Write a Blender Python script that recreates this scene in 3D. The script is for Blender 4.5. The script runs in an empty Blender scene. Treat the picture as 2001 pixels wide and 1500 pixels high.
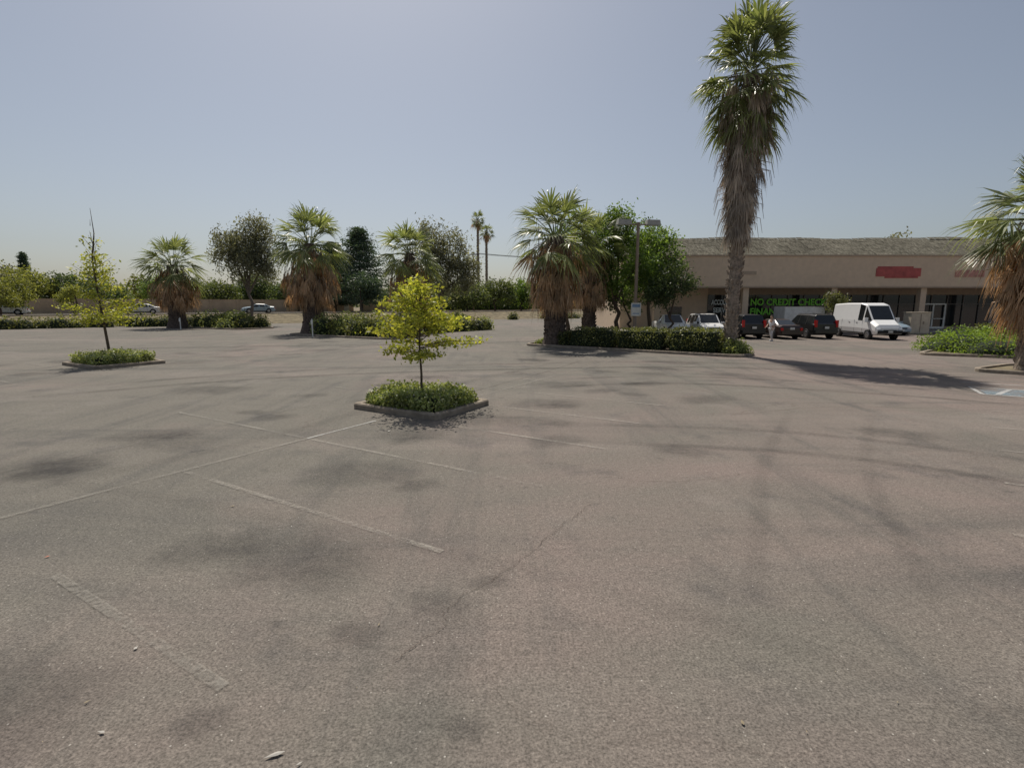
import bpy, math, random
import numpy as np
from mathutils import Vector, Matrix
random.seed(11); rng=np.random.default_rng(11)
R=math.radians
scene=bpy.context.scene
COL=scene.collection
# ------------------------------------------------------------ mesh builder
class MB:
    def __init__(s): s.v=[];s.n=0;s.l=[];s.t=[];s.m=[]
    def add(s,vs,fs,m=0):
        vs=np.asarray(vs,dtype=np.float32).reshape(-1,3)
        for f in fs:
            s.l.append(np.asarray(f,dtype=np.int32)+s.n); s.t.append(np.array([len(f)],dtype=np.int32)); s.m.append(np.array([m],dtype=np.int32))
        s.v.append(vs); s.n+=len(vs)
    def quads(s,vs,m=0):   # (N,4,3)
        N=len(vs); s.v.append(vs.reshape(-1,3).astype(np.float32))
        s.l.append(np.arange(N*4,dtype=np.int32)+s.n); s.t.append(np.full(N,4,np.int32)); s.m.append(np.full(N,m,np.int32)); s.n+=N*4
    def box(s,c,d,m=0,rz=0,taper=1.0):
        cx,cy,cz=c; a,b,h=d[0]/2,d[1]/2,d[2]/2; cs,sn=math.cos(rz),math.sin(rz)
        P=[]
        for z,k in((-h,1),(h,taper)):
            for x,y in((-a,-b),(a,-b),(a,b),(-a,b)):
                x*=k;y*=k;P.append((cx+x*cs-y*sn,cy+x*sn+y*cs,cz+z))
        s.add(P,[(0,3,2,1),(4,5,6,7),(0,1,5,4),(1,2,6,5),(2,3,7,6),(3,0,4,7)],m)
    def tube(s,pts,rad,n=8,m=0,caps=True):
        pts=[Vector(p) for p in pts]; V=[];F=[]
        for i,p in enumerate(pts):
            d=(pts[min(i+1,len(pts)-1)]-pts[max(i-1,0)])
            if d.length<1e-6:d=Vector((0,0,1))
            d.normalize()
            a=d.cross(Vector((0,1,0))) if abs(d.y)<.9 else d.cross(Vector((1,0,0)))
            a.normalize(); b=d.cross(a)
            r=rad[i] if hasattr(rad,'__len__') else rad
            for k in range(n):
                t=2*math.pi*k/n; V.append(p+a*math.cos(t)*r+b*math.sin(t)*r)
        for i in range(len(pts)-1):
            for k in range(n):
                k2=(k+1)%n; F.append((i*n+k,i*n+k2,(i+1)*n+k2,(i+1)*n+k))
        if caps: F.append(tuple(range(n))[::-1]); F.append(tuple((len(pts)-1)*n+k for k in range(n)))
        s.add([tuple(v) for v in V],F,m)
    def obj(s,name,mats,loc=(0,0,0),rz=0,parent=None,smooth=False,soft=None):
        me=bpy.data.meshes.new(name)
        V=np.concatenate(s.v); L=np.concatenate(s.l); T=np.concatenate(s.t); M=np.concatenate(s.m)
        me.vertices.add(len(V)); me.vertices.foreach_set('co',V.ravel())
        me.loops.add(len(L)); me.loops.foreach_set('vertex_index',L)
        me.polygons.add(len(T)); st=np.zeros(len(T),np.int32); st[1:]=np.cumsum(T)[:-1]
        me.polygons.foreach_set('loop_start',st)
        for mt in mats: me.materials.append(mt)
        me.polygons.foreach_set('material_index',M)
        me.polygons.foreach_set('use_smooth',np.full(len(T),smooth))
        if soft is not None:
            at=me.attributes.new('soft','FLOAT','POINT'); at.data.foreach_set('value',np.array(soft,dtype=np.float32))
        me.update(calc_edges=True); me.validate()
        o=bpy.data.objects.new(name,me); COL.objects.link(o)
        o.location=loc; o.rotation_euler=(0,0,rz)
        if parent: o.parent=parent
        return o
def empty(name,loc=(0,0,0),rz=0):
    o=bpy.data.objects.new(name,None); o.location=loc; o.rotation_euler=(0,0,rz); o.empty_display_size=.3; COL.objects.link(o); return o
# ------------------------------------------------------------ materials
def newmat(name):
    m=bpy.data.materials.new(name); m.use_nodes=True; nt=m.node_tree; nt.nodes.clear()
    out=nt.nodes.new('ShaderNodeOutputMaterial'); return m,nt,out
def c4(c): return (c[0],c[1],c[2],1)
def noise(nt,vec,scale,detail=3,rough=.55,dist=0):
    n=nt.nodes.new('ShaderNodeTexNoise'); n.inputs['Scale'].default_value=scale; n.inputs['Detail'].default_value=detail
    n.inputs['Roughness'].default_value=rough; n.inputs['Distortion'].default_value=dist
    if vec is not None: nt.links.new(vec,n.inputs['Vector'])
    return n.outputs['Fac']
def ramp(nt,fac,stops):
    r=nt.nodes.new('ShaderNodeValToRGB'); e=r.color_ramp.elements
    while len(e)<len(stops): e.new(.5)
    for i,(p,c) in enumerate(stops):
        e[i].position=p; e[i].color=c4(c) if hasattr(c,'__len__') else (c,c,c,1)
    nt.links.new(fac,r.inputs['Fac']); return r.outputs['Color']
def mix(nt,a,b,fac,mode='MIX'):
    n=nt.nodes.new('ShaderNodeMix'); n.data_type='RGBA'; n.blend_type=mode
    def s(sock,v):
        if hasattr(v,'is_linked') or isinstance(v,bpy.types.NodeSocket): nt.links.new(v,sock)
        elif hasattr(v,'__len__'): sock.default_value=c4(v)
        else: sock.default_value=v
    s(n.inputs[0],fac); s(n.inputs[6],a); s(n.inputs[7],b); return n.outputs[2]
def mat(name,col,rough=.7,metal=0,var=.15,scale=3,bump=0,bscale=30,spec=.5):
    m,nt,out=newmat(name); b=nt.nodes.new('ShaderNodeBsdfPrincipled')
    g=nt.nodes.new('ShaderNodeNewGeometry').outputs['Position']
    f=noise(nt,g,scale,4)
    lo=[x*(1-var) for x in col]; hi=[min(1,x*(1+var)) for x in col]
    nt.links.new(ramp(nt,f,[(.3,lo),(.7,hi)]),b.inputs['Base Color'])
    b.inputs['Roughness'].default_value=rough; b.inputs['Metallic'].default_value=metal; b.inputs['Specular IOR Level'].default_value=spec
    if bump:
        bp=nt.nodes.new('ShaderNodeBump'); bp.inputs['Strength'].default_value=bump; bp.inputs['Distance'].default_value=.02
        nt.links.new(noise(nt,g,bscale,3),bp.inputs['Height']); nt.links.new(bp.outputs[0],b.inputs['Normal'])
    nt.links.new(b.outputs[0],out.inputs[0]); return m
def leafmat(name,c1,c2,trans=.4,scale=.9,tcol=None,rough=.5,spec=.35):
    m,nt,out=newmat(name)
    g=nt.nodes.new('ShaderNodeNewGeometry')
    base=ramp(nt,g.outputs['Random Per Island'],[(0,c1),(1,c2)])
    cl=ramp(nt,noise(nt,g.outputs['Position'],scale,2),[(.35,.6),(.65,1.25)])
    col=mix(nt,base,cl,1,'MULTIPLY')
    b=nt.nodes.new('ShaderNodeBsdfPrincipled'); b.inputs['Roughness'].default_value=rough; b.inputs['Specular IOR Level'].default_value=spec
    nt.links.new(col,b.inputs['Base Color'])
    t=nt.nodes.new('ShaderNodeBsdfTranslucent')
    tc=mix(nt,col,tcol or (1.45,1.4,.7),1,'MULTIPLY'); nt.links.new(tc,t.inputs['Color'])
    ms=nt.nodes.new('ShaderNodeMixShader'); ms.inputs[0].default_value=trans
    nt.links.new(b.outputs[0],ms.inputs[1]); nt.links.new(t.outputs[0],ms.inputs[2]); nt.links.new(ms.outputs[0],out.inputs[0])
    return m
A=Vector((.857,-.514,0)); Bv=Vector((.514,.857,0))   # stall-grid axes
GA=math.atan2(-.514,.857)
def asphalt(name,worn=1.0,bright=1.0):
    m,nt,out=newmat(name); b=nt.nodes.new('ShaderNodeBsdfPrincipled'); L=nt.links.new
    P=nt.nodes.new('ShaderNodeNewGeometry').outputs['Position']
    k=bright
    pink=(.195*k,.157*k,.138*k); grey=(.148*k,.137*k,.116*k); dark=(.092*k,.088*k,.080*k)
    # the drive aisle (right of the stalls) is worn to a pinkish aggregate, the stalls stay greyer
    sx=nt.nodes.new('ShaderNodeVectorMath'); sx.operation='DOT_PRODUCT'; L(P,sx.inputs[0]); sx.inputs[1].default_value=tuple(A)
    mr=nt.nodes.new('ShaderNodeMapRange'); mr.inputs['From Min'].default_value=-9; mr.inputs['From Max'].default_value=1.5; mr.inputs['To Min'].default_value=-.10; mr.inputs['To Max'].default_value=.08; L(sx.outputs['Value'],mr.inputs['Value'])
    mac=noise(nt,P,.12,5,.6,.8)
    ad=nt.nodes.new('ShaderNodeMath'); ad.operation='ADD'; L(mac,ad.inputs[0]); L(mr.outputs[0],ad.inputs[1])
    col=mix(nt,grey,pink,ramp(nt,ad.outputs[0],[(.40,0),(.62,1)]))
    mp=nt.nodes.new('ShaderNodeMapping'); mp.inputs['Rotation'].default_value=(0,0,-GA); mp.inputs['Scale'].default_value=(1.0,.13,1)
    L(P,mp.inputs['Vector'])
    st=noise(nt,mp.outputs[0],.9,5,.6,1.2)
    col=mix(nt,col,dark,ramp(nt,st,[(.50,0),(.74,.7*worn)]))
    mp2=nt.nodes.new('ShaderNodeMapping'); mp2.inputs['Rotation'].default_value=(0,0,.35); mp2.inputs['Scale'].default_value=(.12,1,1); L(P,mp2.inputs['Vector'])
    st2=noise(nt,mp2.outputs[0],.7,4,.6,.8)
    col=mix(nt,col,dark,ramp(nt,st2,[(.52,0),(.74,.65*worn)]))
    mp3=nt.nodes.new('ShaderNodeMapping'); mp3.inputs['Rotation'].default_value=(0,0,-.2); mp3.inputs['Scale'].default_value=(.05,.35,1); L(P,mp3.inputs['Vector'])
    col=mix(nt,col,(.24*k,.205*k,.18*k),ramp(nt,noise(nt,mp3.outputs[0],.9,4,.6,.6),[(.5,0),(.72,.5)]))
    sp=noise(nt,P,.75,5,.6)
    col=mix(nt,col,(.065,.063,.063),ramp(nt,sp,[(.56,0),(.74,.6*worn)]))
    sp2=noise(nt,P,2.3,3,.5)
    col=mix(nt,col,(.05,.048,.047),ramp(nt,sp2,[(.67,0),(.77,.5*worn)]))
    col=mix(nt,col,(.25*k,.225*k,.20*k),ramp(nt,noise(nt,P,.5,6,.65),[(.55,0),(.8,.45)]))
    dn=nt.nodes.new('ShaderNodeTexNoise'); dn.inputs['Scale'].default_value=.8; dn.inputs['Detail'].default_value=7; dn.inputs['Roughness'].default_value=.65; L(P,dn.inputs['Vector'])
    va=nt.nodes.new('ShaderNodeVectorMath'); va.operation='MULTIPLY_ADD'; L(dn.outputs['Color'],va.inputs[0]); va.inputs[1].default_value=(1.8,1.8,0); L(P,va.inputs[2])
    vo=nt.nodes.new('ShaderNodeTexVoronoi'); vo.feature='DISTANCE_TO_EDGE'; vo.inputs['Scale'].default_value=.2; L(va.outputs[0],vo.inputs['Vector'])
    cr=ramp(nt,vo.outputs['Distance'],[(.0,1),(.004,0)])
    cm=ramp(nt,noise(nt,P,.23,3),[(.44,0),(.6,.5)])
    crm=mix(nt,cr,cm,1,'MULTIPLY')
    col=mix(nt,col,(.07,.052,.043),crm)
    ag=ramp(nt,noise(nt,P,55,2,.7),[(.3,.55),(.7,1.5)]); col=mix(nt,col,ag,1,'MULTIPLY')
    ag2=ramp(nt,noise(nt,P,17,3,.7),[(.3,.80),(.7,1.2)]); col=mix(nt,col,ag2,1,'MULTIPLY')
    v2=nt.nodes.new('ShaderNodeTexVoronoi'); v2.inputs['Scale'].default_value=24; L(P,v2.inputs['Vector'])
    spk=ramp(nt,v2.outputs['Distance'],[(.10,.8),(.17,0)])
    sepc=nt.nodes.new('ShaderNodeSeparateColor'); L(v2.outputs['Color'],sepc.inputs[0])
    sel=ramp(nt,sepc.outputs[0],[(.82,0),(.93,1)])
    col=mix(nt,col,(.5,.47,.42),mix(nt,spk,sel,1,'MULTIPLY'))
    L(col,b.inputs['Base Color']); b.inputs['Roughness'].default_value=.9; b.inputs['Specular IOR Level'].default_value=.25
    bp=nt.nodes.new('ShaderNodeBump'); bp.inputs['Strength'].default_value=.6; bp.inputs['Distance'].default_value=.012
    L(noise(nt,P,70,2,.7),bp.inputs['Height']); L(bp.outputs[0],b.inputs['Normal']); L(b.outputs[0],out.inputs[0])
    return m
def paintmat(name,col,cover=.5,sharp=.12,top=.85,soft=False,fs=22):
    m,nt,out=newmat(name); L=nt.links.new
    P=nt.nodes.new('ShaderNodeNewGeometry').outputs['Position']
    b=nt.nodes.new('ShaderNodeBsdfPrincipled'); b.inputs['Base Color'].default_value=c4(col); b.inputs['Roughness'].default_value=.9; b.inputs['Specular IOR Level'].default_value=.2
    t=nt.nodes.new('ShaderNodeBsdfTransparent'); ms=nt.nodes.new('ShaderNodeMixShader')
    f1=noise(nt,P,fs,4,.75); f2=noise(nt,P,.8,3,.6)
    f=mix(nt,f1,f2,.45); fac=ramp(nt,f,[(1-cover-sharp,0),(1-cover+sharp,top)])
    if soft:
        a=nt.nodes.new('ShaderNodeAttribute'); a.attribute_name='soft'; fac=mix(nt,fac,ramp(nt,a.outputs['Fac'],[(0,0),(1,1)]),1,'MULTIPLY')
    L(fac,ms.inputs[0]); L(t.outputs[0],ms.inputs[1]); L(b.outputs[0],ms.inputs[2]); L(ms.outputs[0],out.inputs[0])
    return m
M_asph=asphalt('asphalt'); M_road=asphalt('road_asphalt',.5,1.2)
M_paint=paintmat('worn_white_paint',(.42,.39,.34),.42,.15); M_paintf=paintmat('faded_white_paint',(.34,.32,.28),.42,.16)
M_paintw=paintmat('white_paint',(.60,.60,.58),.50,.14); M_blue=paintmat('blue_paint',(.26,.36,.42),.45)
M_stain=paintmat('oil_stain',(.055,.053,.054),.5,.22,.42,True,5); M_tyre=paintmat('tyre_rubber_mark',(.075,.068,.064),.5,.22,.42,True,6); M_crack=paintmat('crack_fill',(.075,.055,.045),.55,.14,.7,False,30)
M_conc=mat('concrete',(.27,.225,.175),.9,var=.35,scale=4,bump=.3); M_walk=mat('sidewalk_concrete',(.36,.33,.29),.9,var=.15)
M_soil=mat('soil',(.12,.085,.06),1,var=.4,scale=6,bump=.5); M_dry=mat('dry_grass',(.17,.14,.085),1,var=.4,scale=1.5,bump=.5)
M_bark=mat('bark',(.10,.075,.055),.95,var=.4,scale=12,bump=.6); M_barkg=mat('grey_bark',(.17,.14,.12),.95,var=.4,scale=10,bump=.6)
M_palmbark=mat('palm_bark',(.26,.21,.165),.95,var=.5,scale=9,bump=.8,bscale=14); M_palmdark=mat('palm_trunk_base',(.10,.075,.06),.95,var=.6,scale=8,bump=.9,bscale=12)
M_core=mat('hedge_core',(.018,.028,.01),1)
L_yg=leafmat('yellow_green_leaf',(.22,.27,.045),(.50,.49,.10),.48)
L_cover=leafmat('groundcover_leaf',(.15,.20,.055),(.42,.46,.19),.3,1.8)
L_hedge=leafmat('hedge_leaf',(.085,.11,.035),(.25,.255,.10),.3,1.2)
L_green=leafmat('green_leaf',(.085,.15,.035),(.20,.29,.075),.45,.5)
L_dark=leafmat('dark_leaf',(.05,.085,.038),(.12,.16,.07),.38,.3)
L_grey=leafmat('eucalyptus_leaf',(.13,.14,.095),(.26,.26,.19),.42,.5)
L_far=leafmat('far_leaf',(.09,.13,.05),(.20,.235,.095),.38,.15)
L_farY=leafmat('far_yellow_leaf',(.17,.20,.05),(.33,.34,.11),.4,.2)
L_palm=leafmat('palm_leaf',(.12,.155,.055),(.31,.34,.155),.40,.8,(1.3,1.3,.7),.38,.6)
L_dead=leafmat('dead_frond',(.34,.23,.13),(.66,.48,.31),.34,1.2,(1.2,1,.75))
L_deadg=leafmat('dead_frond_grey',(.27,.22,.175),(.60,.52,.42),.28,1.0,(1.1,1,.85))
L_cedar=leafmat('cedar_needle',(.045,.08,.055),(.10,.145,.09),.28,.3)
L_flower=leafmat('cream_flower',(.55,.52,.38),(.75,.72,.58),.3)
L_mound=leafmat('bright_groundcover',(.14,.23,.035),(.30,.41,.08),.4,1.5)
M_tan=mat('tan_stucco',(.66,.51,.37),.9,var=.06,bump=.2,bscale=60); M_tand=mat('brown_stucco',(.44,.34,.25),.9,var=.08)
M_block=mat('block_wall',(.38,.30,.22),.95,var=.15,scale=.8)
M_glass=mat('dark_glass',(.018,.022,.024),.06,var=.3,scale=.6,spec=.8); M_carglass=mat('car_glass',(.015,.018,.02),.05,spec=.7)
M_alu=mat('aluminium_frame',(.45,.45,.43),.45,.6); M_whitef=mat('white_frame',(.78,.78,.73),.5)
M_black=mat('black_rubber',(.018,.018,.018),.8); M_chrome=mat('wheel_alloy',(.42,.42,.43),.3,.8)
M_red=mat('tail_light',(.45,.01,.01),.25); M_lens=mat('head_lamp',(.6,.62,.65),.15); M_plate=mat('plate',(.6,.6,.58),.5)
M_pole=mat('lamp_post_paint',(.30,.23,.18),.6); M_head=mat('lamp_head',(.42,.41,.38),.5)
M_signr=mat('red_sign',(.42,.085,.075),.6,var=.3,scale=1.6); M_signp=mat('faded_red_sign',(.50,.24,.19),.7,var=.2)
M_green=mat('lime_lettering',(.28,.80,.08),.6,var=.05); M_white=mat('white_lettering',(.75,.80,.78),.6,var=.05)
M_wood=mat('pole_wood',(.14,.10,.08),.9)
def paint(name,c): return mat(name,c,.28,0,var=.02,spec=.6)
# ------------------------------------------------------------ foliage helpers
def leaves(mb,C,size,m,aspect=.5,flat=0.0,hang=0.0):
    N=len(C)
    d=rng.normal(size=(N,3)); d[:,2]*=(1-flat); d[:,2]-=hang; d/=np.linalg.norm(d,axis=1)[:,None]
    e=rng.normal(size=(N,3)); e[:,2]*=(1-flat); s=np.cross(d,e); s/=np.linalg.norm(s,axis=1)[:,None]
    L=size*rng.uniform(.6,1.3,N)[:,None]; W=L*aspect
    q=np.stack([C-d*L/2,C+s*W/2,C+d*L/2,C-s*W/2],1); mb.quads(q,m)
def lobe(mb,c,r,nclump,nleaf,cr,size,m,aspect=.5,squash=.7,hang=0,flat=0):
    d=rng.normal(size=(nclump,3)); d/=np.linalg.norm(d,axis=1)[:,None]
    rad=rng.uniform(.15,1.05,nclump)**.45; pos=np.array(c)+d*rad[:,None]*np.array(r)
    C=np.repeat(pos,nleaf,0); off=rng.normal(size=C.shape)*cr*.5*rng.uniform(.6,1.3,nclump).repeat(nleaf)[:,None]; off[:,2]*=squash
    leaves(mb,C+off,size,m,aspect,flat,hang); return pos
def tree(name,x,y,z0,lobes,leafm,bark,r0,nclump,nleaf,cr,size,limbs=4,aspect=.5,hang=0,fork=.35,squash=.7,flat=0):
    mb=MB(); top=max(l[0][2] for l in lobes); 
    fz=z0+(top-z0)*fork
    T=[(x+random.uniform(-.03,.03)*k*3,y,z0-.1+(fz-z0+.1)*k/4) for k in range(5)]
    mb.tube(T,[r0*(1.3-.12*k) if k==0 else r0*(1-.08*k) for k in range(5)],9,0)
    f=Vector(T[-1])
    for c,r in lobes:
        pos=lobe(mb,c,r,nclump,nleaf,cr,size,1,aspect,squash,hang,flat)
        c=Vector(c); mid=(f+c)/2+Vector((random.uniform(-.2,.2),random.uniform(-.2,.2),.1))
        mb.tube([f,mid,c],[r0*.62,r0*.42,r0*.22],7,0)
        for i in range(limbs):
            p=Vector(pos[random.randrange(len(pos))]); a=mid.lerp(c,random.random())
            mb.tube([a,(a+p)/2+Vector((0,0,.08)),p],[r0*.24,r0*.14,r0*.05],5,0)
    return mb.obj(name,[bark,leafm])
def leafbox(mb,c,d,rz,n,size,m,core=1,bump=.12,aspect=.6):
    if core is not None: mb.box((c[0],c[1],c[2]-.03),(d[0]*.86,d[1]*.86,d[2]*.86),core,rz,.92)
    p=rng.uniform(-1,1,(n,3)); k=np.argmax(np.abs(p)+rng.uniform(0,.5,(n,3)),1); 
    p[np.arange(n),k]=np.sign(p[np.arange(n),k]); p[:,2]=np.where(p[:,2]<-.98,-p[:,2],p[:,2])
    q=np.abs(p); sh=1-.10*(q[:,0]**4*q[:,1]**4)-.08*(q[:,2]**3)*(q[:,0]**4+q[:,1]**4)
    p=p*sh[:,None]
    u=p[:,0]*d[0]/2; v=p[:,1]*d[1]/2; w=p[:,2]*d[2]/2
    w+=bump*(np.sin(u*2.7+c[0])*np.cos(v*3.1)+.5*np.sin(u*6.1+1))*(p[:,2]>0)
    o=rng.normal(size=(n,3))*.05
    cs,sn=math.cos(rz),math.sin(rz)
    C=np.stack([c[0]+u*cs-v*sn,c[1]+u*sn+v*cs,c[2]+w],1)+o
    C[:,2]=np.maximum(C[:,2],c[2]-d[2]/2+.02)
    leaves(mb,C,size,m,aspect)
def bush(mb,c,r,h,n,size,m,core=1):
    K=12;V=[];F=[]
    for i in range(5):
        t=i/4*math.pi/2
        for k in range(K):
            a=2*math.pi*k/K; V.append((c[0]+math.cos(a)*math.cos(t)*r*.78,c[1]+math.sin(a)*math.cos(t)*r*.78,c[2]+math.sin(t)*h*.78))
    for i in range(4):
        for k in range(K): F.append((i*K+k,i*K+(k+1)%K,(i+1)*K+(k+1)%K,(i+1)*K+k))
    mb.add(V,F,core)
    d=rng.normal(size=(n,3)); d[:,2]=np.abs(d[:,2]); d/=np.linalg.norm(d,axis=1)[:,None]
    rad=rng.uniform(.8,1.15,n)*(1+.16*np.sin(d[:,0]*7+c[0])*np.cos(d[:,1]*6+c[1]))
    C=np.array(c)+d*rad[:,None]*np.array([r,r,h]); leaves(mb,C,size,m,.6)
def kerb(mb,poly,h=.14,w=.16,m=0,mfill=1):
    n=len(poly); P=[Vector((p[0],p[1],0)) for p in poly]; I=[]
    for i in range(n):
        a=(P[i]-P[i-1]).normalized(); b=(P[(i+1)%n]-P[i]).normalized()
        na=Vector((-a.y,a.x,0)); nb=Vector((-b.y,b.x,0)); q=(na+nb); q=q/max(q.length_squared/2,.3)*1.0
        I.append(P[i]+q*w)
    V=[(p.x,p.y,-.02) for p in P]
    O2=[p.lerp(q,.14) for p,q in zip(P,I)]
    V+=[(p.x,p.y,h-.03) for p in P]+[(p.x,p.y,h) for p in O2]+[(p.x,p.y,h) for p in I]+[(p.x,p.y,h-.07) for p in I]
    F=[]
    for lev in range(4):
        for i in range(n):
            j=(i+1)%n; F.append((lev*n+i,lev*n+j,(lev+1)*n+j,(lev+1)*n+i))
    mb.add(V,F,m); mb.add([V[4*n+i] for i in range(n)],[tuple(range(n))],mfill)
def roundpoly(pts,r,seg=5):
    out=[];n=len(pts)
    for i in range(n):
        p=Vector(pts[i]).to_2d(); a=Vector(pts[i-1]).to_2d(); b=Vector(pts[(i+1)%n]).to_2d()
        ra=min(r,(a-p).length*.45); rb=min(r,(b-p).length*.45)
        s=p+(a-p).normalized()*ra; e=p+(b-p).normalized()*rb
        for k in range(seg+1):
            t=k/seg; out.append(tuple(s*(1-t)**2+p*2*t*(1-t)+e*t*t))
    return out
def rect(c,la,lb):
    c=Vector((c[0],c[1],0)); return [tuple((c+A*sa*la/2+Bv*sb*lb/2).to_2d()) for sa,sb in((-1,-1),(1,-1),(1,1),(-1,1))]
# ------------------------------------------------------------ palms
def frond(mb,o,az,el,Lp,Lb,mp,ml,nb=22,span=105,droop=.18,bd=.3,wk=.62):
    z=Vector((0,0,1)); ca,sa=math.cos(az),math.sin(az)
    d0=Vector((math.cos(el)*ca,math.cos(el)*sa,math.sin(el))); o=Vector(o)
    pts=[o+d0*Lp*t-z*droop*Lp*t*t for t in(0,.5,1)]
    mb.tube(pts,[.035,.025,.018],4,mp,False)
    d1=(d0-z*2*droop).normalized(); s=Vector((-sa,ca,0)); n=s.cross(d1)
    if n.length<.1:n=z.copy()
    n.normalize(); s=d1.cross(n).normalized()
    hub=pts[-1]; dphi=R(span)*2/nb; V=[];F=[]
    tw=random.uniform(-.6,.6)
    s2=s*math.cos(tw)+n*math.sin(tw); n2=n*math.cos(tw)-s*math.sin(tw)
    for i in range(nb+1):
        ph=-R(span)+dphi*i+random.uniform(-.05,.05)
        db=(d1*math.cos(ph)+s2*math.sin(ph)+n2*abs(math.sin(ph))*.22).normalized()
        L=Lb*(.66+.34*math.cos(ph))*random.uniform(.8,1.12)
        w=db.cross(n2).normalized(); hw=.42*L*dphi*.5*wk*1.5; dr=bd*random.uniform(.4,1.7)
        p1=hub+db*L*.42-z*dr*L*.06; p2=hub+db*L*.76-z*dr*L*.28; p3=hub+db*L*.97-z*dr*L*.75
        k=len(V); f=n2*hw*(.5 if i%2 else -.5)
        V+=[hub-w*.012,hub+w*.012,p1+w*hw+f,p1-w*hw-f,p2+w*hw*.42,p2-w*hw*.42,p3]
        F+=[(k,k+1,k+2,k+3),(k+3,k+2,k+4,k+5),(k+5,k+4,k+6)]
    mb.add([tuple(v) for v in V],F,ml)
def palm(name,x,y,heart,trunk_r,skirt,crown_r,nf=60,elmin=-35,lean=0,deadm=None,ndead=150,base_r=None,topstretch=0,leafsize=1.0,nb=16,z0=0):
    mb=MB(); base_r=base_r or trunk_r
    n=9;T=[];RR=[]
    for i in range(n):
        t=i/(n-1); T.append((x+lean*t,y,z0+(heart-z0)*t)); RR.append(base_r*(1.25 if i==0 else 1)*(1-t)+trunk_r*t)
    mb.tube(T,RR,12,0)
    X=lambda z:x+lean*(z-z0)/(heart-z0)
    for i in range(150):
        z=random.uniform(z0+.1,max(z0+.5,skirt[0][0]+.4)); a=random.uniform(0,6.28); r=base_r+(trunk_r-base_r)*(z-z0)/(heart-z0)
        p=Vector((X(z)+math.cos(a)*r*.9,y+math.sin(a)*r*.9,z)); q=p+Vector((math.cos(a)*.14,math.sin(a)*.14,.17))
        mb.tube([p,q],[.07,.03],4,0)
    zs=[s[0] for s in skirt]; rs=[s[1] for s in skirt]
    for i in range(ndead):
        z=random.uniform(zs[0]+.7,zs[-1]+.2); r=np.interp(z,zs,rs)*random.uniform(.45,1.08); a=random.uniform(0,6.28)
        o=(X(z)+math.cos(a)*max(trunk_r,r-.35),y+math.sin(a)*max(trunk_r,r-.35),z+.2)
        frond(mb,o,a,R(random.uniform(-88,-52)),.35,min(1.3,.5+.85*random.random())*leafsize,1,3,9,random.uniform(14,36),.3,.35,.8)
    for i in range(ndead//6):
        z=random.uniform(zs[0]+.6,zs[-1]); r=np.interp(z,zs,rs); a=random.uniform(0,6.28)
        o=Vector((X(z)+math.cos(a)*r*.8,y+math.sin(a)*r*.8,z)); e=o+Vector((math.cos(a)*.5,math.sin(a)*.5,-.15)); g=e+Vector((math.cos(a)*.15,math.sin(a)*.15,-.7))
        mb.tube([o,e,g],[.02,.016,.008],3,3,False)
    for i in range(nf):
        t=(i+.5)/nf
        el=R(elmin)+(R(84)-R(elmin))*t**1.05+random.uniform(-.16,.16)
        az=i*2.39996+random.uniform(-.35,.35)
        Lt=crown_r*random.uniform(.72,1.12)
        hz=heart+topstretch*(t-.5)
        frond(mb,(X(heart)+math.cos(az)*trunk_r*.5,y+math.sin(az)*trunk_r*.5,hz-.25+.4*t),az,el,Lt*random.uniform(.42,.55),Lt*.58*leafsize,2,2 if el>R(elmin+12) or random.random()<.6 else 3,nb,random.uniform(60,88),.12 if el<1 else .03,.42)
    return mb.obj(name,[M_palmbark if base_r<.5 else M_palmdark,M_palmbark,L_palm,deadm or L_dead])
# ------------------------------------------------------------ ground & road
RC=Vector((-50,72,0)); RD=Vector((.829,.559,0)); RN=Vector((-.559,.829,0)); RZ=1.2
def rp(u,v,z=0): p=RC+RD*u+RN*v; return (p.x,p.y,z)
def gz(x,y):
    v=(Vector((x,y,0))-RC).dot(RN); return 0 if v<-13 else (RZ if v>-8.5 else RZ*(v+13)/4.5)
mb=MB()
U=[-3000,-400,-150,0,150,400,3000]; Vs=[(-3000,0),(-13,0),(-8.5,RZ),(13,RZ),(3500,RZ)]
P=[rp(u,v,z) for v,z in Vs for u in U]; nU=len(U)
for j,mi in enumerate((0,1,1,1)):
    mb.add(P,[(j*nU+i,j*nU+i+1,(j+1)*nU+i+1,(j+1)*nU+i) for i in range(nU-1)],mi)
mb.obj('ground',[M_asph,M_dry])
mb=MB(); mb.add([rp(-900,-7.2,RZ+.004),rp(900,-7.2,RZ+.004),rp(900,7.2,RZ+.004),rp(-900,7.2,RZ+.004)],[(0,1,2,3)],0)
mb.obj('road',[M_road])
mb=MB()
for v in(-.15,.15): mb.add([rp(-300,v-.06,RZ+.009),rp(300,v-.06,RZ+.009),rp(300,v+.06,RZ+.009),rp(-300,v+.06,RZ+.009)],[(0,1,2,3)],1)
for k in range(-30,60):
    for v in(-3.7,3.7): mb.add([rp(k*8,v-.06,RZ+.009),rp(k*8+3,v-.06,RZ+.009),rp(k*8+3,v+.06,RZ+.009),rp(k*8,v+.06,RZ+.009)],[(0,1,2,3)],0)
mb.obj('road_markings',[M_paintw,mat('yellow_paint',(.55,.38,.06))])
mb=MB()
for v in(-7.45,7.45):
    for u in range(-200,300,20):
        p=RC+RD*(u+10)+RN*v; mb.box((p.x,p.y,RZ+.06),(19.97,.3,.16),0,math.atan2(RD.y,RD.x))
mb.obj('road_kerb',[M_conc])
mb=MB(); mb.add([rp(-300,8.2,RZ+.005),rp(400,8.2,RZ+.005),rp(400,10,RZ+.005),rp(-300,10,RZ+.005)],[(0,1,2,3)],0); mb.obj('roadside_pavement',[M_walk])
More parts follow.
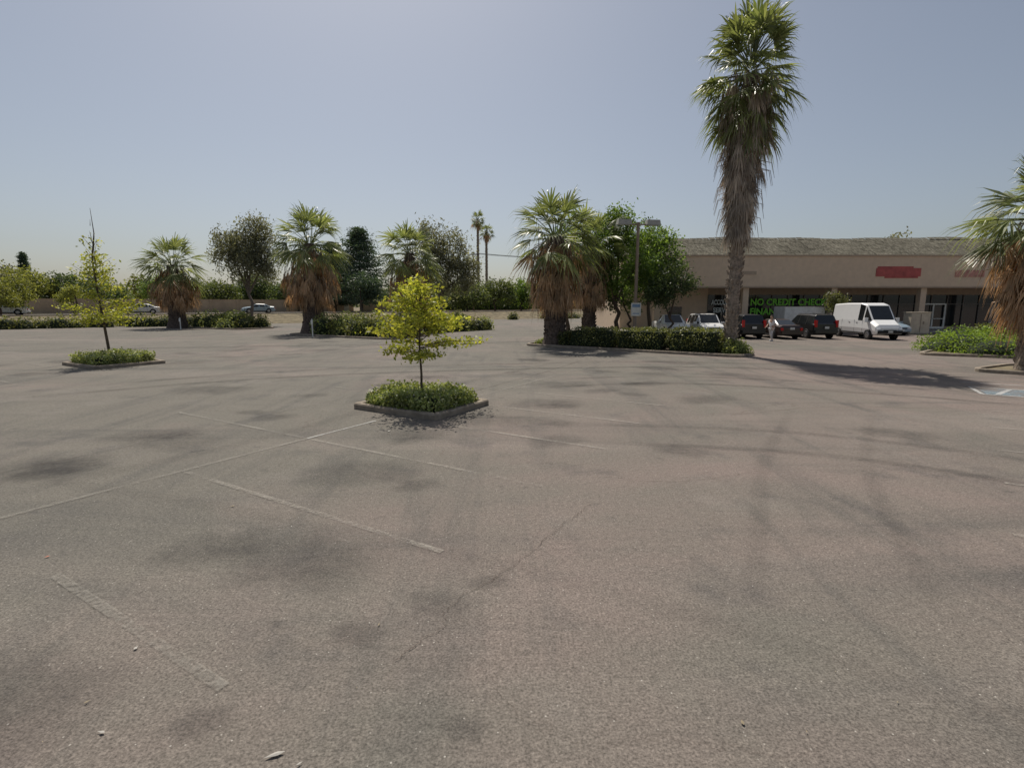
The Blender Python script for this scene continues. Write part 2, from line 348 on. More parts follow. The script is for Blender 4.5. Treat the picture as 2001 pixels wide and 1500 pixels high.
S0=Vector((-3.86,9.38,0))
def line(mb,p,q,w=.085,m=0,z=.012):
    p=Vector(p).to_3d();q=Vector(q).to_3d();d=(q-p).normalized();s=Vector((-d.y,d.x,0))*w/2
    mb.add([(v.x,v.y,z) for v in(p-s,q-s,q+s,p+s)],[(0,1,2,3)],m)
mb=MB()
line(mb,S0-Bv*9,S0,m=1); line(mb,S0,S0+Bv*1.75,m=2,w=.06); line(mb,S0+Bv*4.1+A*.2,S0+Bv*19.5+A*.2,m=1)
for k in range(-4,9):
    if k==1: continue
    o=S0+Bv*2.22*k
    if k==-2: line(mb,o+A*2.2,o+A*4.95,m=1,z=.0125)
    elif k<-2: line(mb,o+A*1.2,o+A*4.9,m=1,z=.0125)
    else: line(mb,o+A*.12,o+A*5.0,m=0 if k in(-1,0,2,3) else 1,z=.0125,w=.075)
    if k>=0: line(mb,o-A*.12,o-A*4.6,m=1,z=.0125)
o=S0+Bv*2.22; line(mb,o+A*1.6,o+A*5.1,m=0,z=.0125)
for k in range(-2,8):
    t=k/4; o=Vector((5.5,5.3,0)).lerp(Vector((11.4,11.9,0)),t)
    line(mb,o,o+A*5,m=0,z=.0125)
for k in range(0,16):
    o=Vector((-17.2,22.5,0))+Bv*2.4*(k-9)
    if abs(k-9)<1: continue
    line(mb,o+A*.1,o+A*5,m=1); line(mb,o-A*.1,o-A*5,m=1)
for k in range(0,7):
    o=Vector((-1,30,0))-A*2.6*k; line(mb,o,o-Bv*5,m=1)
mb.obj('stall_markings',[M_paint,M_paintf,M_paintw])
mb=MB()
h0=Vector((14.05,15.55,0))
line(mb,h0,h0+A*4.8,.11,0,.0165); line(mb,h0-Bv*1.6,h0-Bv*1.6+A*4.8,.11,0,.0170); line(mb,h0-Bv*1.6,h0,.11,0,.0175)
for i in range(5): line(mb,h0-Bv*1.45+A*(.35+i*.9),h0-Bv*.15+A*(.9+i*.9),.12,0,.018)
mb.add([tuple(v.to_2d())+(.0145,) for v in(h0-Bv*1.5+A*.1,h0-Bv*1.5+A*4.6,h0-Bv*.1+A*4.6,h0-Bv*.1+A*.1)],[(0,1,2,3)],1)
line(mb,h0+Bv*1.1,h0+Bv*1.1+A*3,.10,0)
mb.obj('accessible_bay_marking',[M_paintw,M_blue])
# oil stains, tyre marks, cracks: thin sheets on the asphalt with soft worn edges
mb=MB(); S=[]
def stain(x,y,r,z):
    K=14; V=[(x,y,z)]; S.append(1)
    an=random.uniform(0,3)
    for ring,so in((.55,.7),(1,0)):
        for k in range(K):
            a=2*math.pi*k/K; rr=r*ring*(1+.25*math.sin(a*2+an)+.12*math.sin(a*5+an*3)); V.append((x+math.cos(a)*rr,y+math.sin(a)*rr,z)); S.append(so)
    F=[(0,1+k,1+(k+1)%K) for k in range(K)]+[(1+k,1+K+k,1+K+(k+1)%K,1+(k+1)%K) for k in range(K)]
    mb.add(V,F,0)
z=.004
for k in range(-4,8):
    for s in(1,-1):
        for q in range(2):
            c=S0+Bv*(2.22*k+1.1+random.uniform(-.3,.3))+A*s*(random.uniform(1.0,3.9))
            z+=.00004; stain(c.x,c.y,random.uniform(.35,.95),z)
for k in range(-6,8):
    for s in(1,-1):
        c=Vector((-17.2,22.5,0))+Bv*(2.4*k+1.2)+A*s*random.uniform(1.3,3.4); z+=.00004; stain(c.x,c.y,random.uniform(.5,1.1),z)
for x,y,r in((-.3,2.71,.14),(-.62,4.0,.3),(-.2,4.35,.2),(-1.2,3.6,.22),(2.9,8.6,.5),(.8,9.2,.6),(7.5,9.8,.7),(-6.9,7.6,.7),(5.2,13.5,.9),(1.6,16,1.0),(-9,15,1.2),(8,18,1.2),(-1.9,2.75,.2)): z+=.00004; stain(x,y,r,z)
mb.obj('oil_stains',[M_stain],soft=S)
mb=MB(); S=[]
def smoothpts(pts,n=24):
    pts=[Vector((p[0],p[1],0)) for p in pts]; out=[]
    e=[pts[0]*2-pts[1]]+pts+[pts[-1]*2-pts[-2]]
    for i in range(1,len(e)-2):
        for k in range(n):
            t=k/n; p0,p1,p2,p3=e[i-1:i+3]
            out.append(.5*((2*p1)+(p2-p0)*t+(2*p0-5*p1+4*p2-p3)*t*t+(3*p1-p0-3*p2+p3)*t**3))
    return out+[pts[-1]]
def ribbon(pts,w,z,strength):
    Q=smoothpts(pts,10); V=[];F=[];n=len(Q)
    for i,p in enumerate(Q):
        d=(Q[min(i+1,n-1)]-Q[max(i-1,0)]).normalized(); s=Vector((-d.y,d.x,0)); en=min(1,i/5,(n-1-i)/5)
        for o_,so in((-w/2,0),(-w/6,1),(w/6,1),(w/2,0)): q=p+s*o_; V.append((q.x,q.y,z)); S.append(so*en*strength)
    for i in range(n-1):
        for k in range(3): F.append((i*4+k,(i+1)*4+k,(i+1)*4+k+1,i*4+k+1))
    mb.add(V,F,0)
tz=.0075
for pts,w,st in(([(1.2,9.2),(4.4,8.6),(6.3,7.7),(8.2,6.0)],.38,.8),([(.9,10.6),(4.7,10.1),(7.0,9.1),(9.6,7.0)],.38,.6),
    ([(-.6,14.9),(4.9,16.3),(10.1,14.4),(13.5,12.2)],.45,.9),([(-.2,16.4),(5.2,17.9),(10.9,16.0),(15,13.4)],.45,.6),
    ([(2.0,3.9),(2.9,5.7),(4.2,8.2),(7.0,12.5)],.3,.4),([(3.4,3.6),(4.3,5.4),(5.6,7.8),(8.6,12.0)],.3,.35),
    ([(-7.5,5.5),(-4.5,9.8),(-1.8,16),(3,24)],.5,.35),([(-14,13),(-9,17),(-2,19.5),(8,20.5),(17,17)],.6,.9),([(-14,15),(-9,19),(-2,21.3),(8,22.3),(18,18.5)],.6,.7),
    ([(-28,28),(-15,31),(-3,33),(6,38),(12,36)],.8,.9),([(-10,8),(-4,6.2),(1,4.1),(4,2)],.35,.25)):
    tz+=.00025; ribbon(pts,w,tz,st)
mb.obj('tyre_marks',[M_tyre],soft=S)
mb=MB()
def crack(pts,w,z):
    Q=smoothpts(pts,22); V=[];F=[];n=len(Q); off=0
    for i,p in enumerate(Q):
        off=off*.8+random.gauss(0,.011)
        d=(Q[min(i+1,n-1)]-Q[max(i-1,0)]).normalized(); nn=Vector((-d.y,d.x,0)); p=p+nn*off; s=nn*w*random.uniform(.3,1)/2
        V+=[tuple((p-s).to_2d())+(z,),tuple((p+s).to_2d())+(z,)]
    for i in range(n-1): F.append((2*i,2*i+2,2*i+3,2*i+1))
    mb.add(V,F,0)
for i,(pts,w) in enumerate((([(-.85,3.3),(-.6,3.64),(-.44,4.06),(0,4.6),(.55,5.5),(1.0,6.2)],.011),([(1.35,7.2),(2.4,7.0),(3.6,7.4)],.012),([(-.2,3.2),(.0,2.85),(.2,2.62)],.006),([(-3,12),(-1,15),(1.2,19),(3.1,23)],.04),([(1.2,19),(5,19.6),(9,19)],.03),([(-9,5.5),(-7,8.5),(-5.3,12),(-3.5,15.5)],.018),([(-12,17),(-8,18.2),(-3,17.5)],.03),([(5,11.5),(8,12.4),(11.5,12.0)],.02))):
    crack(pts,w,.0110+.00006*i)
mb.obj('asphalt_cracks',[M_crack])
mb=MB(); 
lit=[(-2.45,9.95,0,.035),(-2.76,3.42,0,.018),(-1.32,2.52,0,.036),(-1.17,2.46,0,.014),(1.39,2.74,1,.014),(-4.65,4.8,2,.018),(-2.42,2.67,0,.018),(-2.70,2.9,1,.014),(-1.13,3.72,0,.012),(-1.05,3.70,1,.012),(-3.5,6.1,1,.022)]
for i in range(40): lit.append((random.uniform(-6,7),random.uniform(2.4,11),random.choice((0,1,1)),random.uniform(.004,.010)))
for x,y,m,s in lit:
    a=random.uniform(0,3.1); P=[]
    for k in range(6):
        t=a+k*math.pi/3; rr=s*random.uniform(.3,.9)*(1 if k%3 else 2.1); P.append((x+math.cos(t)*rr,y+math.sin(t)*rr,.0135))
    P.append((x,y,.0135+s*.14)); mb.add(P,[(k,(k+1)%6,6) for k in range(6)],m)
mb.obj('litter',[mat('paper',(.42,.40,.36),.9),mat('dead_leaf',(.28,.23,.15),.9),mat('orange_wrapper',(.45,.14,.08),.7)])
# ------------------------------------------------------------ planting islands
def small_island(c,la,lb,n,hh):
    mb=MB(); kerb(mb,roundpoly(rect(c,la,lb),.12,3)); mb.obj('kerbed_planting_island',[M_conc,M_soil])
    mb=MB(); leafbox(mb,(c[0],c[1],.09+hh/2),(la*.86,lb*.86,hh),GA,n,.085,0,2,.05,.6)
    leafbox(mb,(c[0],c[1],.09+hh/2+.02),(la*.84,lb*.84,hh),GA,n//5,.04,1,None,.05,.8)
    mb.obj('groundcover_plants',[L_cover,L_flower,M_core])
small_island((-2.22,12.48),2.6,2.16,6500,.32)
small_island((-16.9,21.65),3.1,2.6,5000,.38)
# sapling (near)
mb=MB(); x,y=-2.25,12.5
mb.tube([(x,y,0),(x+.02,y,.8),(x-.01,y,1.5),(x+.03,y,2.3),(x+.05,y,3.0)],[.036,.028,.025,.018,.008],8,0)
for i in range(60):
    z=random.uniform(1.4,3.0); t=(z-1.35)/1.65; a=i*2.4
    rr=1.45*(1-.40*t-.38*t**4)*(1 if t>.12 else .75)*random.uniform(.4,1.08)
    sgn=random.uniform(-.08,.12) if t>.25 else random.uniform(-.28,0)
    p=Vector((x+math.cos(a)*rr,y+math.sin(a)*rr,z+sgn)); o=Vector((x+.02,y,z-.2))
    mb.tube([o,(o+p)/2+Vector((0,0,.06)),p],[.011,.008,.003],4,0)
    for q in range(4):
        f=.42+.2*q; c=o.lerp(p,f); C=rng.normal(size=(19,3))*np.array([.13,.13,.045])+np.array(c)+np.array([0,0,.05])
        leaves(mb,C,.105,1,.5,.25)
mb.obj('sapling_tree',[M_bark,L_yg])
# sapling (left)
mb=MB(); x,y=-17.25,21.8
mb.tube([(x+.1,y,0),(x,y,1.5),(x-.12,y,3),(x-.18,y,4.4),(x+.02,y,5.4),(x-.02,y,6.4)],[.06,.05,.04,.03,.018,.006],8,0)
for i in range(60):
    t=random.random()**1.4; z=1.9+t*4.2; a=i*2.4; rr=(1.4*(1-t)**1.5+.2)*random.uniform(.4,1.05)
    p=Vector((x-.1+math.cos(a)*rr+(.3 if t<.4 else 0),y+math.sin(a)*rr,z+random.uniform(-.1,.4))); o=Vector((x-.1*t,y,z-.3))
    mb.tube([o,(o+p)/2,p],[.014,.009,.004],4,0)
    nn=int(4.3*(1-t)**1.2+.6)
    for q in range(nn):
        c=o.lerp(p,.45+.18*q); C=rng.normal(size=(int(26*(1-t*.8)),3))*np.array([.18,.18,.10])+np.array(c); leaves(mb,C,.12,1,.5,.2)
mb.obj('sapling_tree',[M_bark,L_yg])
ctr=Vector((6.0,27.9,0))+Bv*1.15; mw=Vector((.815,-.58,0)); ang=math.atan2(mw.y,mw.x); mn=Vector((.58,.815,0))
def orect(c,d,n,la,lb): return [tuple((c+d*sa*la/2+n*sb*lb/2).to_2d()) for sa,sb in((-1,-1),(1,-1),(1,1),(-1,1))]
mb=MB(); kerb(mb,roundpoly(orect(ctr,mw,mn,12.9,2.6),1.0)); mb.obj('kerbed_planting_island',[M_conc,M_soil])
mb=MB(); 
for k,(u,w,h,dd) in enumerate(((-2.1,3.0,1.0,1.7),(.9,2.8,1.05,1.8),(3.7,2.7,1.12,1.8),(-4.0,.9,.7,1.3))):
    c=ctr+mw*u; leafbox(mb,(c.x,c.y,.1+h/2),(w,dd,h),ang,int(2600*w/2.8),.11,0,1,.06)
c=ctr+mw*5.6; bush(mb,(c.x,c.y,.1),.7,.65,1500,.11,2)
c=ctr-mw*5.6; bush(mb,(c.x,c.y,.1),.5,.3,500,.11,2)
mb.obj('hedge',[L_hedge,M_core,L_cover])
palm('tall_fan_palm',11.05,26.0,13.15,.27,[(5.7,.42),(6.6,.62),(8.5,.82),(10.3,1.1),(11.8,1.45),(13.0,1.2)],2.7,nf=118,elmin=-68,lean=.12,deadm=L_deadg,ndead=640,base_r=.29,topstretch=1.9,leafsize=.92,nb=14)
palm('fan_palm',2.65,31.6,6.5,.42,[(2.4,1.0),(3.5,1.5),(5.0,1.75),(6.2,1.0)],3.25,nf=44,elmin=-38,ndead=380,base_r=.66)
palm('fan_palm',5.9,39.5,7.1,.40,[(2.4,.9),(3.8,1.4),(5.6,1.6),(6.8,.9)],3.1,nf=36,elmin=-40,ndead=220,base_r=.5)
palm('fan_palm',-17.5,45.6,7.7,.45,[(2.4,1.4),(3.6,2.2),(5.4,2.4),(7.2,1.2)],3.6,nf=46,elmin=-42,ndead=400,base_r=1.0)
palm('fan_palm',-36.3,56.0,6.7,.45,[(2.2,1.3),(3.6,2.3),(5.0,2.3),(6.3,1.2)],3.7,nf=46,elmin=-48,ndead=320,base_r=.9)
palm('fan_palm',-9.7,50.0,7.3,.42,[(2.2,1.2),(3.6,2.0),(5.2,2.1),(6.8,1.1)],3.35,nf=46,elmin=-45,ndead=280,base_r=.8)
palm('fan_palm',19.6,19.2,5.6,.36,[(1.9,.5),(2.6,1.0),(4.2,1.6),(5.2,1.2)],2.75,nf=50,elmin=-30,ndead=380,base_r=.42,nb=20)
def big_island(c,la,lb,rad=1.0):
    mb=MB(); kerb(mb,roundpoly(rect(c,la,lb),rad)); mb.obj('kerbed_planting_island',[M_conc,M_soil])
big_island((-12.6,42.0),11.5,5.2); big_island((-31,56.0),11,4.5)
mb=MB()
for i in range(36):
    c=Vector((-12.6,42.0,0))+A*random.uniform(-3.6,5.2)+Bv*random.uniform(-1.9,2.0)
    bush(mb,(c.x,c.y,.08),random.uniform(.7,1.15),random.uniform(.9,1.8),420,.17,0 if random.random()<.75 else 2)
for i in range(7):
    bush(mb,(-7.2+i*.75,46.5+i*.9,0),random.uniform(.8,1.1),random.uniform(1.2,1.9),420,.17,2 if i%3==0 else 0)
mb.obj('shrubs',[L_hedge,M_core,L_cover])
mb=MB()
for i in range(26):
    c=Vector((-31,56.0,0))+A*random.uniform(-3.5,5)+Bv*random.uniform(-1.6,1.7)
    bush(mb,(c.x,c.y,.08),random.uniform(.8,1.2),random.uniform(.9,1.7),350,.2,0 if random.random()<.65 else 2)
mb.obj('shrubs',[L_hedge,M_core,L_cover])
mb=MB()
for i in range(24):
    c=Vector((-50,60.5,0))-RN*random.uniform(2.0,6)+RD*(-18+i*1.35)
    bush(mb,(c.x,c.y,0),random.uniform(.8,1.3),random.uniform(.9,1.5),300,.22,0)
for u in(30,34,37,39.5,41,50,58,62,64,68,75,78,86): 
    p=rp(u,-14-random.random()*2,0); bush(mb,p,random.uniform(.8,1.4),random.uniform(.9,1.8),300,.22,0)
mb.obj('verge_shrubs',[L_hedge,M_core])
mb=MB(); kerb(mb,roundpoly([(20.2,25.6),(24,23.7),(34,23.7),(40,27),(34,31.5),(25,29.5)],1.0)); mb.obj('kerbed_planting_island',[M_conc,M_dry])
mb=MB()
for i in range(46):
    x=random.uniform(23.2,34); y=random.uniform(25.0,28.6); bush(mb,(x,y,.05),random.uniform(.9,1.4),random.uniform(.6,1.25),620,.11,0)
mb.obj('groundcover_mound',[L_mound,M_core])
mb=MB(); kerb(mb,roundpoly([(17.2,19.2),(20.0,16.8),(26,15.2),(27.5,17),(20.5,21.0)],.8)); mb.obj('kerbed_planting_island',[M_conc,M_dry])
mb=MB(); leafbox(mb,(33.2,34.3,.6),(4.2,1.3,1.1),0,2600,.14,0); mb.obj('hedge',[L_hedge,M_core])
# ------------------------------------------------------------ trees
tree('broadleaf_tree',8.2,40.5,0,[((7.0,40,7.0),(1.5,1.6,1.9)),((8.3,41,8.3),(1.2,1.5,1.6)),((9.9,40.5,5.8),(1.6,1.9,2.2)),((7.6,40,4.6),(1.7,1.7,1.5))],L_green,M_bark,.2,42,66,.75,.24,6,fork=.3)
tree('broadleaf_tree',11.6,43,0,[((11.0,43,7.7),(1.8,2,1.5)),((12.5,43,6.2),(1.4,2,1.8)),((10.7,42.5,5.0),(1.9,1.8,2.0))],L_green,M_bark,.2,44,66,.75,.24,6,fork=.3)
tree('broadleaf_tree',11.9,38.6,0,[((12.1,38.6,4.3),(1.3,1.3,1.1)),((10.9,38.4,3.4),(1.1,1.2,.9))],L_dark,M_bark,.12,40,70,.6,.2,5)
tree('broadleaf_tree',5.0,46,0,[((5.0,46,7.5),(1.9,2,2.2)),((7.0,47,6.0),(2,2,2.4))],L_green,M_bark,.2,40,60,.8,.28,5)
tree('broadleaf_tree',10.2,44.5,0,[((9.3,44.5,3.3),(2.4,1.0,1.4))],L_dark,M_bark,.15,50,60,.7,.25,5)
tree('street_tree',27.0,43.4,0,[((27.0,43.4,2.7),(.8,.7,.9))],L_hedge,M_bark,.08,40,60,.4,.15,4)
tree('eucalyptus_tree',-31.0,61.5,0,[((-33.0,61.5,9.0),(1.9,1.8,2.6)),((-30,62,10.6),(1.7,1.7,2.0)),((-31.3,61,7.0),(2.5,2,2.0)),((-28.8,61.5,7.6),(1.3,1.6,2.4)),((-31,61.5,9.0),(1.6,1.5,2.4))],L_grey,M_barkg,.22,44,62,.95,.34,7,.35,hang=.5,squash=1.0)
tree('eucalyptus_tree',-9.8,72,gz(-9.8,72),[((-11.0,72,11.0),(2.2,2,2.8)),((-8.0,72,9.4),(2.2,2,3.2)),((-6.3,72,6.8),(1.8,2,2.8)),((-9.8,72,6.5),(2.4,2,3.0))],L_grey,M_barkg,.25,46,66,1.05,.40,6,.35,hang=.8,squash=1.2)
def cedar(x,y,z0,h,r,name='cedar_tree'):
    mb=MB(); mb.tube([(x,y,z0),(x,y,z0+h)],[.35,.04],8,0)
    N=150
    for i in range(N):
        t=(i+.5)/N; z=z0+1.5+(h-1.6)*t; a=i*2.4; rr=r*((1-t)**.75*random.uniform(.45,1.2)+.03)
        p=Vector((x+math.cos(a)*rr,y+math.sin(a)*rr,z+random.uniform(-.3,.4))); mb.tube([(x,y,z),tuple(p)],[.06,.02],4,0,False)
        for q in range(4):
            c=Vector((x,y,z)).lerp(p,.35+.22*q); C=rng.normal(size=(30,3))*np.array([.6,.6,.2])*min(1,r/3)+np.array(c)-np.array([0,0,.15]); leaves(mb,C,.42*min(1,.4+r/6),1,.4,.6)
    mb.obj(name,[M_bark,L_cedar])
cedar(-28.2,97,RZ,15.0,8.2); cedar(-34.5,101,RZ,13,6)
cedar(-88.5,95,RZ,10.5,1.3,'cypress_tree')
for (x,y,h) in((-8.6,133,25.0),(-6.6,136,22.5)):
    palm('distant_fan_palm',x,y,h-1.5,.28,[(h-4,.6),(h-2.6,.9),(h-1.6,.7)],2.4,nf=36,elmin=-50,ndead=50,base_r=.35,nb=10,z0=RZ)
def T(name,x,y,h,r,lm,n=2,size=.5,nc=26,nl=45):
    z0=gz(x,y); lobes=[((x,y,z0+h-r*.8),(r,r,r*.8))]
    for i in range(n):
        a=random.uniform(0,6.28); lobes.append(((x+math.cos(a)*r*.8,y+math.sin(a)*r*.5,z0+h*random.uniform(.4,.65)),(r*.8,r*.8,r*.75)))
    return tree(name,x,y,z0,lobes,lm,M_bark,.2,nc,nl,r*.42,size,3)
T('broadleaf_tree',-64,67,4.9,1.9,L_farY,3,.3,30,60); T('broadleaf_tree',-76,81,7.4,2.8,L_farY,3,.4)
T('broadleaf_tree',-71.5,84,6.6,2.5,L_dark,3,.4); T('broadleaf_tree',-84,84,9.0,3,L_grey,2,.4)
T('broadleaf_tree',-62,62.5,4,1.4,L_farY,2,.25); T('broadleaf_tree',-54,64,3.9,1.1,L_farY,1,.22)
T('broadleaf_tree',-58,88,6.6,2.8,L_green,3,.4); T('broadleaf_tree',-52,92,6.2,2.6,L_far,3,.4)
T('broadleaf_tree',-25.5,88,6.5,2.3,L_cedar,3,.35); T('broadleaf_tree',-48,98,7.2,3.2,L_dark,3,.45); T('broadleaf_tree',-40,97,6.4,2.8,L_dark,3,.45)
for x,y,h in((-16,94,5.6),(-9,104,6.4),(-3.5,108,7.4),(2.0,112,6.6),(6,106,6.2),(11,118,8)): T('broadleaf_tree',x,y,h,2.9,L_far if x!=2.0 else L_green,3,.45)
T('broadleaf_tree',64,88,14.5,2.2,L_grey,1,.5,14,24); T('broadleaf_tree',86,94,15.5,2.6,L_dark,1,.5,14,24)
mb=MB()
for i in range(95):
    u=-130+i*4.3+random.uniform(-1.5,1.5); v=random.uniform(22,60); p=rp(u,v,RZ); h=random.uniform(4.2,7.4)*(1+v*.002)
    r=random.uniform(2.4,3.8)
    mb.tube([p,(p[0],p[1],RZ+h*.6)],[.25,.15],5,0,False)
    for q in range(2): lobe(mb,(p[0]+random.uniform(-1.5,1.5),p[1],RZ+h*.58),(r,r,h*.42),17,34,1.5,.6,random.choice((1,1,2,3)),.6)
mb.obj('distant_trees',[M_bark,L_far,L_dark,L_farY])
mb=MB()
for i in range(110):
    u=-400+i*10+random.uniform(-3,3); v=random.uniform(150,260); p=rp(u,v,RZ); h=random.uniform(8,13)
    lobe(mb,(p[0],p[1],RZ+h*.45),(9,6,h*.55),14,24,4,2.0,1,.6)
mb.obj('distant_treeline',[M_bark,L_far])
mb=MB(); aR=math.atan2(RD.y,RD.x)
for u0,u1,h in((-60,22,2.1),(34,75,2.0)):
    n=int((u1-u0)/4)
    for i in range(n):
        p=rp(u0+4*i+2,13.5,0); mb.box((p[0],p[1],RZ+h/2),(3.7,.2,h),0,aR); q=rp(u0+4*i,13.5,0); mb.box((q[0],q[1],RZ+h/2+.05),(.36,.36,h+.1),0,aR)
        mb.box((p[0],p[1],RZ+h+.04),(3.72,.3,.08),0,aR)
mb.obj('boundary_wall',[M_block])
mb=MB()
for i in range(12): p=rp(44+4*i,12.0,0); leafbox(mb,(p[0],p[1],RZ+1.35),(4.1,1.2,2.5),aR,1100,.3,0,1,.05)
for i in range(16): p=rp(80+4*i,12.8,0); leafbox(mb,(p[0],p[1],RZ+1.5),(4.2,1.6,3.0),aR,900,.35,0,1,.1)
mb.obj('roadside_hedge',[L_mound,M_core])
E=empty('house',rp(27,20,RZ),aR)
mb=MB(); mb.box((0,0,1.3),(12,7,2.6),0); mb.box((-3,-3.53,1.5),(1.6,.06,1.1),1); mb.box((2,-3.53,1.5),(1.6,.06,1.1),1); mb.box((4.6,-3.53,1.05),(.95,.06,2.1),2); mb.obj('walls',[M_tan,M_glass,M_whitef],parent=E)
mb=MB(); mb.add([(-6.6,-4.1,2.6),(6.6,-4.1,2.6),(6.6,4.1,2.6),(-6.6,4.1,2.6),(-4.5,0,4.3),(4.5,0,4.3)],[(0,1,5,4),(1,2,5),(2,3,4,5),(3,0,4),(0,3,2,1)],0); mb.obj('roof',[mat('brown_roof',(.16,.10,.08),.9,var=.3)],parent=E)
# ------------------------------------------------------------ strip mall building
E=empty('strip_mall_building')
X0,X1=10.5,84.0; YF=47.0; YG=50.4
mb=MB(); mb.box(((X0+X1)/2,YG+12.3,3.3),(X1-X0,24,6.6),0)
mb.box(((X0+19.0)/2,YG+.1,2.05),(19.0-X0,.3,4.05),0); mb.box(((19.0+X1)/2,YG+.1,3.75),(X1-19.0-.01,.3,.62),1)
mb.box(((19.0+X1)/2,YG+.1,.28),(X1-19.0-.01,.3,.26),1); mb.obj('walls',[M_tan,M_tand],parent=E)
mb=MB(); mb.box(((X0+X1)/2,YF,5.4),(X1-X0+1,.3,2.75),0); mb.box(((X0+X1)/2,YF-.03,6.82),(X1-X0+1.1,.44,.12),1)
mb.box(((X0+X1)/2,YF-.02,4.06),(X1-X0+1.04,.36,.14),1); mb.obj('fascia',[M_tan,M_tand],parent=E)
mb=MB(); mb.box(((X0+X1)/2,(YF+YG)/2+.15,4.12),(X1-X0+.6,YG-YF-.1,.1),0); mb.obj('canopy_soffit',[M_tand],parent=E)
m,nt,out=newmat('shake_roof'); b=nt.nodes.new('ShaderNodeBsdfPrincipled'); g=nt.nodes.new('ShaderNodeNewGeometry').outputs['Position']
mp=nt.nodes.new('ShaderNodeMapping'); mp.inputs['Scale'].default_value=(4,1,2.2); nt.links.new(g,mp.inputs[0])
f=noise(nt,mp.outputs[0],1.6,3,.8); cc=ramp(nt,f,[(.3,(.055,.052,.040)),(.5,(.14,.13,.10)),(.72,(.28,.26,.21))]); cc=mix(nt,cc,ramp(nt,noise(nt,g,.35,3),[(.3,.75),(.7,1.15)]),1,'MULTIPLY')
nt.links.new(cc,b.inputs['Base Color']); b.inputs['Roughness'].default_value=1; b.inputs['Specular IOR Level'].default_value=.1; nt.links.new(b.outputs[0],out.inputs[0]); M_shake=m
mb=MB(); NC=9
xs=np.arange(X0-.6,X1+.6,.6)
for j in range(NC):
    y0=YF+.1+j*.42; z0=6.88+j*.215
    for i,x in enumerate(xs):
        dz=random.uniform(-.015,.02)+(.05*math.sin(x*.35)+.04*math.sin(x*.9+2) if j==NC-1 else 0)
        mb.add([(x,y0,z0+dz),(x+.59,y0,z0+dz),(x+.59,y0+.5,z0+.26+dz),(x,y0+.5,z0+.26+dz),(x,y0,z0-.05),(x+.59,y0,z0-.05)],[(0,1,2,3),(4,5,1,0)],0)
mb.box(((X0+X1)/2,YF+10,6.9),(X1-X0,12,.3),0); mb.box(((X0+X1)/2,YF+4.0,7.6),(X1-X0,.2,2.1),0)
mb.obj('roof',[M_shake],parent=E)
mb=MB()
cx=[13.2,21.2,29.2,37.3,45.3,53.3,61.3,69.3]
for x in cx: mb.box((x,YF+.35,2.1),(.52,.5,3.9),0); mb.box((x,YF+.35,.35),(.62,.6,.5),0)
mb.obj('columns',[M_tan],parent=E)
mb=MB(); mb.box(((19+X1)/2,YG+.02,1.92),(X1-19,.06,3.02),0); mb.box((15.9,YG-.08,1.6),(1.2,.06,1.4),0); mb.obj('shopfront_glass',[M_glass],parent=E)
mb=MB(); x=19.0
while x<X1:
    mb.box((x,YG-.06,1.92),(.07,.09,3.0),0); x+=1.55
mb.box(((19+X1)/2,YG-.055,2.55),(X1-19,.06,.06),0)
mb.obj('window_mullions',[mat('bronze_frame',(.16,.14,.12),.5)],parent=E)
mb=MB(); dx=40.9
for s in(-1.15,0,1.15): mb.box((dx+s,YG-.14,1.35),(.13,.1,2.3),0)
mb.box((dx,YG-.14,2.55),(2.43,.1,.12),0); mb.box((dx,YG-.14,.28),(2.17,.09,.2),0); mb.box((dx,YG-.15,1.15),(2.17,.08,.06),0)
mb.obj('double_door',[M_whitef],parent=E)
mb=MB()
for x,w,z,h in((33.2,1.3,1.7,1.9),(35.6,1.1,1.5,1.6),(47.6,2.2,1.6,1.8),(51,1.2,1.5,1.2)): mb.box((x,YG-.03,z),(w,.03,h),0)
mb.obj('window_posters',[mat('poster_blue_grey',(.18,.21,.24),.6,var=.5,scale=2)],parent=E)
mb=MB(); mb.box((34.6,YF-.18,5.36),(4.0,.05,.72),0); mb.box((34.3,YF-.17,5.62),(3.2,.035,.5),0); mb.box((34.9,YF-.165,5.1),(3.0,.03,.5),0)
mb.obj('red_sign_board',[M_signr],parent=E)
mb=MB(); mb.box((41.0,YF-.18,5.25),(2.6,.04,.6),0); mb.obj('faded_sign_board',[M_signp],parent=E)
mb=MB(); mb.box((20.6,YF-.18,5.3),(2.6,.03,.3),0); mb.obj('brown_sign_board',[M_tand],parent=E)
def text(s,x,y,z,h,w,m,parent,name,rz=0):
    cu=bpy.data.curves.new(name,'FONT'); cu.body=s; cu.size=1; cu.extrude=.01; cu.offset=.03
    o=bpy.data.objects.new(name,cu); COL.objects.link(o); bpy.context.view_layer.update()
    d=o.dimensions; o.scale=(w/d.x,h/max(d.y,.1),1); o.rotation_euler=(math.pi/2,0,rz); o.location=(x,y,z)
    cu.materials.append(m); o.parent=parent; return o
text('NO CREDIT CHECK',23.1,YG-.12,2.45,.66,7.4,M_green,E,'lettering_no_credit_check')
text('FINANCING',23.1,YG-.12,1.55,.66,4.6,M_green,E,'lettering_financing')
text('ACCOUNTING',19.35,YG-.12,2.5,.5,2.6,M_white,E,'lettering_accounting')
text('SERVICES',19.55,YG-.12,1.75,.5,2.2,M_white,E,'lettering_services')
mb=MB(); mb.box(((X0+X1)/2+1,YF+1.3,.075),(X1-X0+4,4.2+.2,.15),0); mb.obj('pavement',[M_walk])
